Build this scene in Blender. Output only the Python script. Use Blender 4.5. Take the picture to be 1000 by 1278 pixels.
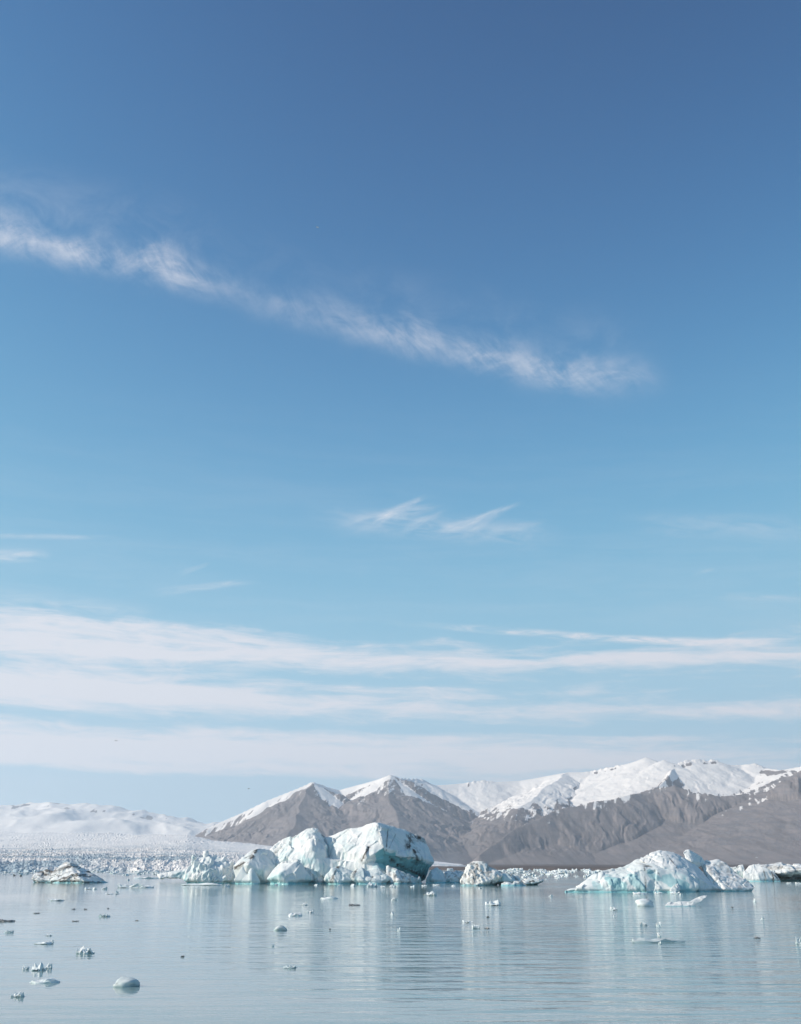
import bpy, bmesh, math, random
import numpy as np
from mathutils import Vector

random.seed(7)
RNG = np.random.default_rng(11)
for o in list(bpy.data.objects):
    bpy.data.objects.remove(o)
S = bpy.context.scene
COL = S.collection

# ------------------------------------------------------------------ camera
F, CX, CY, HZ, EYE = 1370.0, 500.0, 639.0, 1081.0, 4.0     # focal length and horizon of the photograph, eye height in metres
TH = math.atan((HZ - CY) / F)
cd = bpy.data.cameras.new('camera')
cam = bpy.data.objects.new('camera', cd); COL.objects.link(cam)
cam.location = (0, 0, EYE); cam.rotation_euler = (math.pi / 2 + TH, 0, 0)
cd.sensor_fit = 'VERTICAL'; cd.sensor_height = 24.0; cd.lens = F / 1278.0 * 24.0
cd.clip_start = 0.5; cd.clip_end = 80000
S.camera = cam

# ------------------------------------------------------------------ light
SUN_EL, SUN_AZ = math.radians(29), math.radians(-101)       # azimuth from the view direction, negative is to the left
STR_SKY, STR_SUN = 0.105, 4.6
SKY_TONE = ((270, 2.3), (220, 1.5), (76, 1.20))             # contrast and saturation of the blue, as the photograph was developed
ld = bpy.data.lights.new('sun', 'SUN'); ld.energy = STR_SUN; ld.angle = math.radians(0.53); ld.color = (1.0, 0.905, 0.785)
sun = bpy.data.objects.new('sun', ld); COL.objects.link(sun)
sdir = Vector((math.sin(SUN_AZ) * math.cos(SUN_EL), math.cos(SUN_AZ) * math.cos(SUN_EL), math.sin(SUN_EL)))
sun.rotation_euler = (-sdir).to_track_quat('-Z', 'Y').to_euler()
S.view_settings.view_transform = 'Standard'; S.view_settings.look = 'None'
S.view_settings.exposure = 0.0; S.view_settings.gamma = 1.0; S.view_settings.use_curve_mapping = False
S.cycles.use_denoising = True
S.cycles.max_bounces = 4; S.cycles.diffuse_bounces = 3; S.cycles.glossy_bounces = 3; S.cycles.volume_bounces = 1
S.cycles.sample_clamp_indirect = 4.0


def ray(px, py):
    u, v = (px - CX) / F, (CY - py) / F
    return np.array([u, math.cos(TH) - v * math.sin(TH), math.sin(TH) + v * math.cos(TH)])


def at(px, py, Y):
    d = ray(px, py); t = Y / d[1]
    return np.array([t * d[0], Y, EYE + t * d[2]])


def shore_y(py):
    d = ray(CX, py)
    return -EYE / d[2] * d[1]


def azel(px, py):
    d = ray(px, py)
    return math.atan2(d[0], d[1]), math.atan2(d[2], math.hypot(d[0], d[1]))


# ------------------------------------------------------------------ node helper
class G:
    def __init__(s, tree):
        s.t = tree; s.n = tree.nodes; s.l = tree.links

    def node(s, typ, **kw):
        n = s.n.new(typ)
        for k, v in kw.items():
            setattr(n, k, v)
        return n

    def put(s, sock, v):
        if hasattr(v, 'is_output'):
            s.l.new(v, sock)
        elif v is not None:
            sock.default_value = v

    def m(s, op, a, b=None, c=None, clamp=False):
        n = s.node('ShaderNodeMath', operation=op, use_clamp=clamp)
        s.put(n.inputs[0], a); s.put(n.inputs[1], b)
        if c is not None: s.put(n.inputs[2], c)
        return n.outputs[0]

    def step(s, x, a, b, lo=0.0, hi=1.0, kind='SMOOTHSTEP'):
        n = s.node('ShaderNodeMapRange', interpolation_type=kind)
        for i, v in enumerate((x, a, b, lo, hi)): s.put(n.inputs[i], v)
        return n.outputs[0]

    def xyz(s, x, y, z=0.0):
        n = s.node('ShaderNodeCombineXYZ')
        for i, v in enumerate((x, y, z)): s.put(n.inputs[i], v)
        return n.outputs[0]

    def noise(s, vec, scale=1.0, detail=4.0, rough=0.5, dist=0.0, typ='FBM'):
        n = s.node('ShaderNodeTexNoise', noise_dimensions='3D', noise_type=typ)
        s.put(n.inputs['Vector'], vec); n.inputs['Scale'].default_value = scale
        n.inputs['Detail'].default_value = detail; n.inputs['Roughness'].default_value = rough
        n.inputs['Distortion'].default_value = dist
        return n.outputs['Fac']

    def curve(s, x, pts):
        n = s.node('ShaderNodeValToRGB'); r = n.color_ramp; r.interpolation = 'EASE'
        while len(r.elements) < len(pts): r.elements.new(0.5)
        for e, (p, v) in zip(r.elements, pts): e.position = p; e.color = (v, v, v, 1)
        s.put(n.inputs[0], x)
        return n.outputs[0]

    def mix(s, f, a, b):
        n = s.node('ShaderNodeMix', data_type='RGBA')
        s.put(n.inputs[0], f)
        s.put(n.inputs[6], a if hasattr(a, 'is_output') else (*a, 1.0)); s.put(n.inputs[7], b if hasattr(b, 'is_output') else (*b, 1.0))
        return n.outputs[2]


# ------------------------------------------------------------------ world: clear sky with high cirrus
W = bpy.data.worlds.new('World'); S.world = W; W.use_nodes = True
W.node_tree.nodes.clear(); g = G(W.node_tree)
sky = g.node('ShaderNodeTexSky', sky_type='NISHITA')
sky.sun_disc = False; sky.sun_elevation = SUN_EL; sky.sun_rotation = SUN_AZ
sky.altitude = 0.0; sky.air_density = 0.6; sky.dust_density = 0.0; sky.ozone_density = 3.0
tc = g.node('ShaderNodeTexCoord'); sp = g.node('ShaderNodeSeparateXYZ'); g.l.new(tc.outputs['Generated'], sp.inputs[0])
dx, dy, dz = sp.outputs
az = g.m('ARCTAN2', dx, dy); el = g.m('ARCSINE', dz)


def poly(cs, x):                                             # numpy polynomial as math nodes
    r = None
    for c in cs:
        r = float(c) if r is None else g.m('MULTIPLY_ADD', r, x, float(c))
    return r


def band_curve(pts, deg):
    q = np.array([azel(*p) for p in pts]); return np.polyfit(q[:, 0], q[:, 1], deg)


P1 = math.radians(1)
warp = g.noise(g.xyz(g.m('MULTIPLY', az, 9), g.m('MULTIPLY', el, 16), 3.1), 1, 3, 0.5)
warp = g.m('SUBTRACT', warp, 0.5)
# the long streak
cs = band_curve([(-60, 283), (60, 303), (150, 318), (230, 336), (310, 358), (390, 388), (470, 415), (560, 434), (650, 447), (730, 458), (830, 474)], 3)
sk = g.m('SUBTRACT', el, poly(cs, az)); sk = g.m('ADD', sk, g.m('MULTIPLY', warp, 0.9 * P1))
sl = g.m('MULTIPLY_ADD', sk, 0.55, az)
fib = g.noise(g.xyz(g.m('MULTIPLY', sl, 15), g.m('MULTIPLY_ADD', az, -7, g.m('MULTIPLY', sk, 26)), 1.7), 1, 10, 0.66, 0.4)
fea = g.noise(g.xyz(g.m('MULTIPLY', sl, 55), g.m('MULTIPLY_ADD', az, 25, g.m('MULTIPLY', sk, 60)), 6.7), 1, 6, 0.66, 0.6)
up_ = g.step(g.noise(g.xyz(g.m('MULTIPLY', sl, 11), 2.0, 4.0), 1, 3, 0.5), 0.3, 0.7, 0.7 * P1, 2.1 * P1)
core = g.m('MULTIPLY', g.step(sk, -1.5 * P1, 0.0), g.step(g.m('DIVIDE', sk, up_), 1.0, -0.3))
a0_, a9_ = azel(-900, 230)[0], azel(900, 480)[0]
along = g.curve(g.m('DIVIDE', g.m('SUBTRACT', az, a0_), a9_ - a0_),
                [((azel(p, 300 + p * 0.2)[0] - a0_) / (a9_ - a0_), v) for p, v in ((-850, 0.0), (-350, 0.6), (0, 0.95), (130, 0.95), (225, 0.8), (290, 0.34), (400, 0.34), (520, 0.62), (640, 0.92), (730, 0.72), (850, 0.0))])
a1 = g.m('MULTIPLY', g.m('MULTIPLY', core, along), g.m('ADD', g.step(fib, 0.30, 0.70, 0.10, 0.66), g.step(fea, 0.32, 0.72, -0.12, 0.20)))
a1 = g.m('MULTIPLY', g.m('MAXIMUM', a1, 0.0), g.step(g.noise(g.xyz(g.m('MULTIPLY', az, 16), g.m('MULTIPLY', sk, 10), 3.3), 1, 3, 0.5), 0.3, 0.6, 0.55, 1.1))
veil = g.m('MULTIPLY', g.m('MULTIPLY', g.step(sk, -2.2 * P1, 0.3 * P1), g.step(sk, 4.2 * P1, 0.5 * P1)), g.m('MULTIPLY', along, g.step(fib, 0.35, 0.75, 0.0, 0.20)))
a1 = g.m('ADD', a1, veil)


def feather(px0, py0, px1, py1, w0, w1, amt):
    """a wisp along a segment of sky, width in pixels at its two ends"""
    a0, e0 = azel(px0, py0); a1_, e1 = azel(px1, py1)
    ln = math.hypot(a1_ - a0, e1 - e0); ux, uy = (a1_ - a0) / ln, (e1 - e0) / ln
    A = g.m('SUBTRACT', az, a0); E = g.m('SUBTRACT', el, e0)
    t = g.m('MULTIPLY_ADD', A, ux, g.m('MULTIPLY', E, uy)); n = g.m('MULTIPLY_ADD', E, ux, g.m('MULTIPLY', A, -uy))
    n = g.m('ADD', n, g.m('MULTIPLY', warp, 0.5 * P1))
    wd = g.step(t, 0.0, ln, w0 / F, w1 / F, 'LINEAR')
    body = g.step(g.m('DIVIDE', g.m('ABSOLUTE', n), wd), 1.0, 0.0)
    run = g.m('MULTIPLY', g.step(t, -0.12 * ln, 0.3 * ln), g.step(t, 1.08 * ln, 0.75 * ln))
    k = g.noise(g.xyz(g.m('MULTIPLY', t, 26), g.m('MULTIPLY', n, 130), px0 * 0.1), 1, 7, 0.64, 0.8)
    return g.m('MULTIPLY', g.m('MULTIPLY', body, run), g.step(k, 0.30, 0.70, 0.0, 1.15 * amt))


wisps = [feather(430, 655, 548, 630, 20, 6, 0.34), feather(462, 652, 532, 619, 12, 4, 0.42), feather(500, 662, 560, 634, 10, 4, 0.24), feather(545, 664, 650, 627, 11, 4, 0.40), feather(580, 662, 632, 634, 14, 6, 0.28), feather(600, 668, 680, 650, 9, 6, 0.18), feather(400, 642, 700, 668, 24, 24, 0.24),
         feather(515, 779, 940, 803, 6, 7, 1.0), feather(-40, 690, 60, 694, 11, 9, 0.6), feather(195, 738, 320, 727, 9, 4, 0.42),
         feather(-40, 742, 190, 765, 20, 14, 0.30), feather(225, 716, 262, 704, 6, 3, 0.25), feather(780, 650, 1030, 662, 22, 20, 0.16),
         feather(-30, 668, 140, 672, 5, 4, 0.3), feather(860, 745, 1040, 748, 8, 9, 0.2), feather(865, 716, 893, 711, 5, 3, 0.22)]
# layered bank low over the horizon, all the way round
bk = g.m('MULTIPLY_ADD', az, 0.022, g.m('MULTIPLY_ADD', warp, 0.5 * P1, el))
n1 = g.noise(g.xyz(g.m('MULTIPLY', az, 3.4), g.m('MULTIPLY', bk, 40), 5.4), 1, 8, 0.60, 0.45)
n2 = g.noise(g.xyz(g.m('MULTIPLY', az, 17), g.m('MULTIPLY', bk, 95), 2.0), 1, 9, 0.68, 0.7)
nn = g.m('MULTIPLY_ADD', n2, 0.50, n1)
cov = g.curve(g.m('DIVIDE', bk, 15 * P1), [(d / 15, v) for d, v in ((3.8, 0.0), (4.5, 0.66), (5.3, 1.0), (6.2, 0.72), (6.7, 0.30), (7.7, 0.92), (8.6, 0.60), (9.2, 0.26), (10.3, 0.90), (11.1, 0.50), (12.2, 0.0))])
leftish = g.step(az, -0.40, 0.40, 0.06, -0.095, 'LINEAR')
cv = g.m('MULTIPLY_ADD', g.m('SUBTRACT', cov, 0.56), 0.46, g.m('ADD', leftish, g.m('SUBTRACT', nn, 0.75)))
a3 = g.m('MULTIPLY', g.step(cv, -0.15, 0.19, 0.0, 0.95), g.step(cov, 0.0, 0.22))
thin = g.m('MULTIPLY', g.m('MULTIPLY', g.step(el, 3 * P1, 7 * P1), g.step(el, 26 * P1, 12 * P1)), g.step(nn, 0.62, 1.05, 0.0, 0.10))
alpha = g.m('ADD', a1, g.m('MAXIMUM', a3, thin))
for w in wisps: alpha = g.m('ADD', alpha, w)
alpha = g.m('MINIMUM', alpha, 0.94)
sk0 = g.node('ShaderNodeSeparateXYZ'); g.l.new(sky.outputs[0], sk0.inputs[0]); chan = []
for i, (A_, C_) in enumerate(SKY_TONE):                      # film-like tone curve on the clear sky, the same in every direction
    v = g.m('MULTIPLY', sk0.outputs[i], STR_SKY); x2 = g.m('POWER', v, 3.0)
    chan.append(g.m('DIVIDE', x2, g.m('MULTIPLY_ADD', x2, C_ * STR_SKY, STR_SKY / A_)))
skyc = g.xyz(*chan)
cl = 0.86 / STR_SKY
clc = g.mix(alpha, skyc, (0.955 * cl, 0.955 * cl, 1.02 * cl))
bg = g.node('ShaderNodeBackground'); g.l.new(clc, bg.inputs[0]); bg.inputs[1].default_value = STR_SKY
wo = g.node('ShaderNodeOutputWorld'); g.l.new(bg.outputs[0], wo.inputs[0])


# ------------------------------------------------------------------ numpy noise
def _h(ix, iy, iz, s):
    h = (ix.astype(np.uint32) * np.uint32(374761393) + iy.astype(np.uint32) * np.uint32(668265263)
         + iz.astype(np.uint32) * np.uint32(2147483647) + np.uint32((s * 1274126177) & 0xffffffff))
    h = (h ^ (h >> np.uint32(13))) * np.uint32(1274126177)
    return h ^ (h >> np.uint32(16))


GR = np.array([[1, 1, 0], [-1, 1, 0], [1, -1, 0], [-1, -1, 0], [1, 0, 1], [-1, 0, 1], [1, 0, -1], [-1, 0, -1],
               [0, 1, 1], [0, -1, 1], [0, 1, -1], [0, -1, -1], [1, 1, 0], [-1, 1, 0], [0, -1, 1], [0, -1, -1]], float)


def perlin(p, seed=0):
    p = np.asarray(p, float); i = np.floor(p).astype(np.int64); f = p - i
    u = f * f * f * (f * (f * 6 - 15) + 10)
    r = np.zeros(len(p))
    for a in (0, 1):
        for b in (0, 1):
            for c in (0, 1):
                gr = GR[_h(i[:, 0] + a, i[:, 1] + b, i[:, 2] + c, seed) & np.uint32(15)]
                d = gr[:, 0] * (f[:, 0] - a) + gr[:, 1] * (f[:, 1] - b) + gr[:, 2] * (f[:, 2] - c)
                r += d * (u[:, 0] if a else 1 - u[:, 0]) * (u[:, 1] if b else 1 - u[:, 1]) * (u[:, 2] if c else 1 - u[:, 2])
    return r


def fbm(p, octs=4, seed=0, gain=0.5, ridge=False):
    r = np.zeros(len(p)); a = 1.0; p = np.array(p, float)
    for k in range(octs):
        n = perlin(p, seed + k * 17)
        r += a * ((1 - 2.2 * np.abs(n)) if ridge else n)
        p = p * 2.03 + 13.7; a *= gain
    return r


def worley(p, seed=0):
    """nearest and second nearest cell point"""
    i = np.floor(p).astype(np.int64); f1 = np.full(len(p), 9.0); f2 = f1.copy()
    for a in (-1, 0, 1):
        for b in (-1, 0, 1):
            for c in (-1, 0, 1):
                q = i + [a, b, c]; h = _h(q[:, 0], q[:, 1], q[:, 2], seed)
                o = np.stack([(h & np.uint32(1023)) / 1023., ((h >> np.uint32(10)) & np.uint32(1023)) / 1023., ((h >> np.uint32(20)) & np.uint32(1023)) / 1023.], 1)
                d = np.sqrt(((q + o - p) ** 2).sum(1))
                f2 = np.minimum(np.maximum(d, f1), f2); f1 = np.minimum(f1, d)
    return f1, f2


def facets(p, seed=0):
    """cleaved faces: every cell is its own tilted plane"""
    i = np.floor(p).astype(np.int64); f1 = np.full(len(p), 9.0); out = np.zeros(len(p))
    for a in (-1, 0, 1):
        for b in (-1, 0, 1):
            for c in (-1, 0, 1):
                q = i + [a, b, c]; h = _h(q[:, 0], q[:, 1], q[:, 2], seed); k = _h(q[:, 2], q[:, 0], q[:, 1], seed + 99)
                o = np.stack([(h & np.uint32(1023)) / 1023., ((h >> np.uint32(10)) & np.uint32(1023)) / 1023., ((h >> np.uint32(20)) & np.uint32(1023)) / 1023.], 1)
                r = np.stack([(k & np.uint32(1023)) / 511.5 - 1, ((k >> np.uint32(10)) & np.uint32(1023)) / 511.5 - 1, ((k >> np.uint32(20)) & np.uint32(1023)) / 511.5 - 1], 1)
                w = p - q - o; d = np.sqrt((w ** 2).sum(1)); n = d < f1
                f1[n] = d[n]; out[n] = ((w * r).sum(1) + 0.35 * r[:, 0])[n]
    return out


def sstep(x, a, b):
    t = np.clip((x - a) / (b - a), 0, 1); return t * t * (3 - 2 * t)


# ------------------------------------------------------------------ mesh helpers
def mesh_from(name, v, faces, attrs=None, smooth=True):
    """faces: (n, k) integer array"""
    me = bpy.data.meshes.new(name); v = np.asarray(v, np.float32); faces = np.asarray(faces, np.int32)
    n, k = faces.shape
    me.vertices.add(len(v)); me.vertices.foreach_set('co', v.ravel())
    me.loops.add(n * k); me.loops.foreach_set('vertex_index', faces.ravel())
    me.polygons.add(n); me.polygons.foreach_set('loop_start', np.arange(0, n * k, k, dtype=np.int32))
    me.update(calc_edges=True)
    me.polygons.foreach_set('use_smooth', np.full(n, smooth))
    for key, val in (attrs or {}).items():
        a = me.attributes.new(key, 'FLOAT', 'POINT'); a.data.foreach_set('value', np.asarray(val, np.float32))
    return me


def grid_faces(nr, nc):
    i = np.arange(nr * nc).reshape(nr, nc)
    return np.stack([i[:-1, :-1], i[:-1, 1:], i[1:, 1:], i[1:, :-1]], -1).reshape(-1, 4)


def link(name, me, mat=None, parent=None):
    o = bpy.data.objects.new(name, me); COL.objects.link(o)
    if mat and me is not None and not me.materials: me.materials.append(mat)
    if parent: o.parent = parent
    return o


def tag(o, label=None, cat=None, group=None, kind=None):
    for k, v in (('label', label), ('category', cat), ('group', group), ('kind', kind)):
        if v: o[k] = v
    return o


def mat(name):
    m = bpy.data.materials.new(name); m.use_nodes = True; m.node_tree.nodes.clear()
    q = G(m.node_tree); b = q.node('ShaderNodeBsdfPrincipled'); o = q.node('ShaderNodeOutputMaterial')
    q.l.new(b.outputs[0], o.inputs[0])
    return m, q, b


def attr(q, name):
    return q.node('ShaderNodeAttribute', attribute_name=name).outputs['Fac']


def bump(q, b, h, dist, strength=1.0):
    n = q.node('ShaderNodeBump'); n.inputs['Distance'].default_value = dist; n.inputs['Strength'].default_value = strength
    q.put(n.inputs['Height'], h); q.l.new(n.outputs[0], b.inputs['Normal'])


# ------------------------------------------------------------------ materials
def make_water():
    m, q, b = mat('glacial_water')
    geo = q.node('ShaderNodeNewGeometry'); pos = geo.outputs['Position']
    s = q.node('ShaderNodeSeparateXYZ'); q.l.new(pos, s.inputs[0]); x, y, _ = s.outputs
    big = q.noise(q.xyz(q.m('MULTIPLY', x, 0.018), q.m('MULTIPLY', y, 0.011), 0.3), 1, 3, 0.55, 0.4)
    calm = q.step(big, 0.38, 0.64, 0.18, 1.25)
    side = q.step(q.m('DIVIDE', x, q.m('ADD', y, 10)), -0.20, 0.16, 0.30, 1.15)
    amp = q.m('MULTIPLY', calm, side)
    swell = q.noise(q.xyz(q.m('MULTIPLY', x, 0.13), q.m('MULTIPLY', y, 0.62), 0.0), 1, 2, 0.45, 0.5)
    rip = q.noise(q.xyz(q.m('MULTIPLY', x, 0.8), q.m('MULTIPLY', y, 1.7), 4.0), 1, 3, 0.5, 0.6)
    fine = q.noise(q.xyz(q.m('MULTIPLY', x, 4.0), q.m('MULTIPLY', y, 6.5), 8.0), 1, 2, 0.5, 0.2)
    h = q.m('MULTIPLY_ADD', swell, 0.19, q.m('MULTIPLY_ADD', rip, 0.045, q.m('MULTIPLY', fine, 0.003)))
    h = q.m('MULTIPLY', h, amp)
    bump(q, b, h, 1.0)
    milk = q.noise(q.xyz(q.m('MULTIPLY', x, 0.006), q.m('MULTIPLY', y, 0.004), 7.0), 1, 3, 0.5)
    q.put(b.inputs['Base Color'], q.mix(milk, (0.245, 0.35, 0.35), (0.295, 0.40, 0.395)))
    b.inputs['Roughness'].default_value = 0.06; b.inputs['IOR'].default_value = 1.33
    return m


def make_ice(name, white=(0.865, 0.85, 0.82), blue=(0.26, 0.55, 0.575), scale=1.0, sss=0.0):
    m, q, b = mat(name)
    geo = q.node('ShaderNodeNewGeometry'); pos = geo.outputs['Position']
    n1 = q.noise(pos, 1.0 / scale, 4, 0.55); n2 = q.noise(pos, 5.0 / scale, 3, 0.6)
    bl = q.m('ADD', attr(q, 'blue'), q.m('MULTIPLY', q.m('SUBTRACT', n1, 0.5), 0.35), clamp=True)
    dirt = q.m('ADD', attr(q, 'dirt'), q.m('MULTIPLY', q.m('SUBTRACT', n2, 0.5), q.m('MULTIPLY', attr(q, 'dirt'), 1.2)), clamp=True)
    c = q.mix(bl, white, blue)
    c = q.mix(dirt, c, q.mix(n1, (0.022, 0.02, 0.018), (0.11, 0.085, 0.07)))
    q.put(b.inputs['Base Color'], c)
    q.put(b.inputs['Roughness'], q.step(bl, 0.0, 1.0, 0.65, 0.28))
    b.inputs['IOR'].default_value = 1.31
    if sss:
        b.inputs['Subsurface Weight'].default_value = sss
        b.inputs['Subsurface Radius'].default_value = (0.25, 0.8, 1.0); b.inputs['Subsurface Scale'].default_value = 0.5 * scale
    bump(q, b, q.m('MULTIPLY_ADD', n2, 0.3, n1), 0.05 * scale, 0.6)
    return m


def make_mountain():
    m, q, b = mat('mountain_rock_and_snow')
    geo = q.node('ShaderNodeNewGeometry'); pos = geo.outputs['Position']
    s = q.node('ShaderNodeSeparateXYZ'); q.l.new(pos, s.inputs[0]); x, y, z = s.outputs
    n1 = q.noise(pos, 0.012, 6, 0.62); n2 = q.noise(pos, 0.06, 4, 0.6)
    st = q.noise(q.xyz(q.m('MULTIPLY', x, 0.010), q.m('MULTIPLY', y, 0.003), q.m('MULTIPLY', z, 0.05)), 1, 4, 0.6)
    sk = q.noise(q.xyz(q.m('MULTIPLY_ADD', y, -0.012, q.m('MULTIPLY', x, 0.05)), q.m('MULTIPLY', y, 0.004), q.m('MULTIPLY_ADD', z, 0.012, q.m('MULTIPLY', x, 0.006))), 1, 4, 0.62, 0.3)
    sn = q.m('ADD', attr(q, 'snow'), q.m('MULTIPLY_ADD', q.m('SUBTRACT', sk, 0.5), 1.0, q.m('MULTIPLY', q.m('SUBTRACT', n2, 0.5), 0.45)))
    sn = q.step(sn, 0.40, 0.58)
    rock = q.mix(n1, (0.21, 0.18, 0.175), (0.325, 0.28, 0.27))
    rock = q.mix(q.step(st, 0.4, 0.65), rock, (0.215, 0.197, 0.20))
    riv = q.noise(q.xyz(q.m('MULTIPLY_ADD', y, 0.004, q.m('MULTIPLY', x, 0.03)), q.m('MULTIPLY', y, 0.002), q.m('MULTIPLY', z, 0.005)), 1, 5, 0.65, 0.6)
    rock = q.mix(q.step(riv, 0.42, 0.66, 0.0, 0.7), rock, (0.15, 0.132, 0.13))
    q.put(b.inputs['Base Color'], q.mix(sn, rock, (0.94, 0.885, 0.83)))
    b.inputs['Roughness'].default_value = 0.9; b.inputs['Specular IOR Level'].default_value = 0.15
    bump(q, b, n2, 2.5, 0.6)
    return m


def make_glacier():
    m, q, b = mat('glacier_ice')
    geo = q.node('ShaderNodeNewGeometry'); pos = geo.outputs['Position']
    n1 = q.noise(pos, 0.02, 5, 0.6); n2 = q.noise(pos, 0.25, 4, 0.65)
    bl = q.m('ADD', attr(q, 'blue'), q.m('MULTIPLY', q.m('SUBTRACT', n1, 0.5), 0.5), clamp=True)
    c = q.mix(bl, (0.92, 0.87, 0.82), (0.36, 0.47, 0.53))
    d = q.m('MULTIPLY', q.step(n2, 0.50, 0.70), attr(q, 'dirt'), clamp=True)
    c = q.mix(d, c, (0.16, 0.14, 0.13))
    q.put(b.inputs['Base Color'], c); b.inputs['Roughness'].default_value = 0.8; b.inputs['Specular IOR Level'].default_value = 0.2
    return m


def make_plain(name, c1, c2, sc, rough=0.9):
    m, q, b = mat(name)
    geo = q.node('ShaderNodeNewGeometry'); n = q.noise(geo.outputs['Position'], sc, 5, 0.6)
    q.put(b.inputs['Base Color'], q.mix(n, c1, c2)); b.inputs['Roughness'].default_value = rough
    return m


M_WATER = make_water()
M_ICE = make_ice('iceberg_ice'); M_FLOE = make_ice('brash_ice', (0.87, 0.87, 0.85), (0.60, 0.71, 0.71), 0.25)
M_CREAM = make_ice('weathered_ice', (0.88, 0.855, 0.80), (0.30, 0.52, 0.54))
M_GREY = make_ice('wet_clear_ice', (0.66, 0.70, 0.69), (0.42, 0.55, 0.56), 0.2)
M_MTN = make_mountain(); M_GLA = make_glacier()
M_SHORE = make_plain('outwash_gravel', (0.085, 0.060, 0.050), (0.15, 0.115, 0.10), 0.01)

# ------------------------------------------------------------------ water sheet
L = 24000.0
tag(link('lagoon_water', mesh_from('lagoon_water', [(-L, -3000, 0), (L, -3000, 0), (L, 17000, 0), (-L, 17000, 0)], [[0, 1, 2, 3]], smooth=False), M_WATER), kind='structure')


# ------------------------------------------------------------------ mountains
CT = math.cos(TH); KE = CT * CT            # pixel to tangent, near the horizon


def ridge_h(X, Y, pts, sl, pw):
    """height of the slopes falling from a ridge line, and the distance to the line"""
    best = np.full(X.shape, 1e9); h = np.zeros(X.shape)
    for k in range(len(pts) - 1):
        (x0, y0, z0), (x1, y1, z1) = pts[k], pts[k + 1]
        dx_, dy_ = x1 - x0, y1 - y0; t = np.clip(((X - x0) * dx_ + (Y - y0) * dy_) / (dx_ * dx_ + dy_ * dy_), 0, 1)
        s = sl[k] if isinstance(sl, list) else sl
        d = np.hypot(X - x0 - t * dx_, Y - y0 - t * dy_); z = np.maximum(z0 + t * (z1 - z0), 5)
        h = np.maximum(h, z * np.clip(1 - s * d / (pw * z), 0, 1) ** pw); best = np.minimum(best, d)
    return h, best


CREST = [(150, 1082, 6300), (212, 1062, 6400), (237, 1048, 6500), (262, 1033, 6550), (300, 1015, 6650), (335, 999, 6700), (365, 987, 6750), (390, 976, 6800), (405, 982, 6950),
         (422, 986, 7050), (450, 979, 7050), (470, 973, 7000), (485, 967, 6950), (500, 972, 7150), (525, 973, 7400), (545, 980, 7600), (575, 978, 7700), (600, 975, 7750),
         (620, 976, 7800), (650, 974, 7850), (680, 969, 7850), (708, 964, 7800), (740, 963, 7800), (765, 958, 7700), (790, 951, 7600), (808, 945, 7500), (822, 951, 7400),
         (830, 948, 7300), (842, 955, 7250), (860, 950, 7300), (893, 949, 7350), (905, 955, 7350), (925, 955, 7400), (940, 953, 7350), (952, 960, 7300), (975, 961, 7000), (1000, 957, 6700),
         (1060, 938, 6500), (1200, 930, 6500), (1400, 950, 6600)]
SPURS = [
    # front spurs: points, slope, name of behaviour
    ([(390, 977, 6800), (384, 990, 6600), (376, 1012, 6300), (366, 1035, 5900), (352, 1060, 5300)], 0.52),
    ([(485, 968, 6950), (484, 982, 6750), (488, 1000, 6450), (494, 1022, 6050), (505, 1050, 5600), (515, 1072, 5200)], 0.50),
    ([(842, 955, 7250), (838, 966, 6900), (818, 984, 6550), (790, 992, 6420), (760, 997, 6350), (725, 1003, 6280), (690, 1012, 6200), (655, 1027, 6050), (625, 1046, 5850), (598, 1066, 5650)], 0.80),
    ([(708, 964, 7800), (690, 976, 7400), (672, 990, 7000), (655, 1004, 6650), (640, 1018, 6350)], 0.42),
    ([(818, 984, 6550), (845, 979, 6520), (872, 990, 6450), (905, 993, 6420), (935, 990, 6400), (962, 984, 6350), (985, 969, 6300), (1003, 957, 6200), (1060, 942, 6150), (1250, 945, 6150), (1450, 960, 6200)], 0.80),
]


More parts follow.
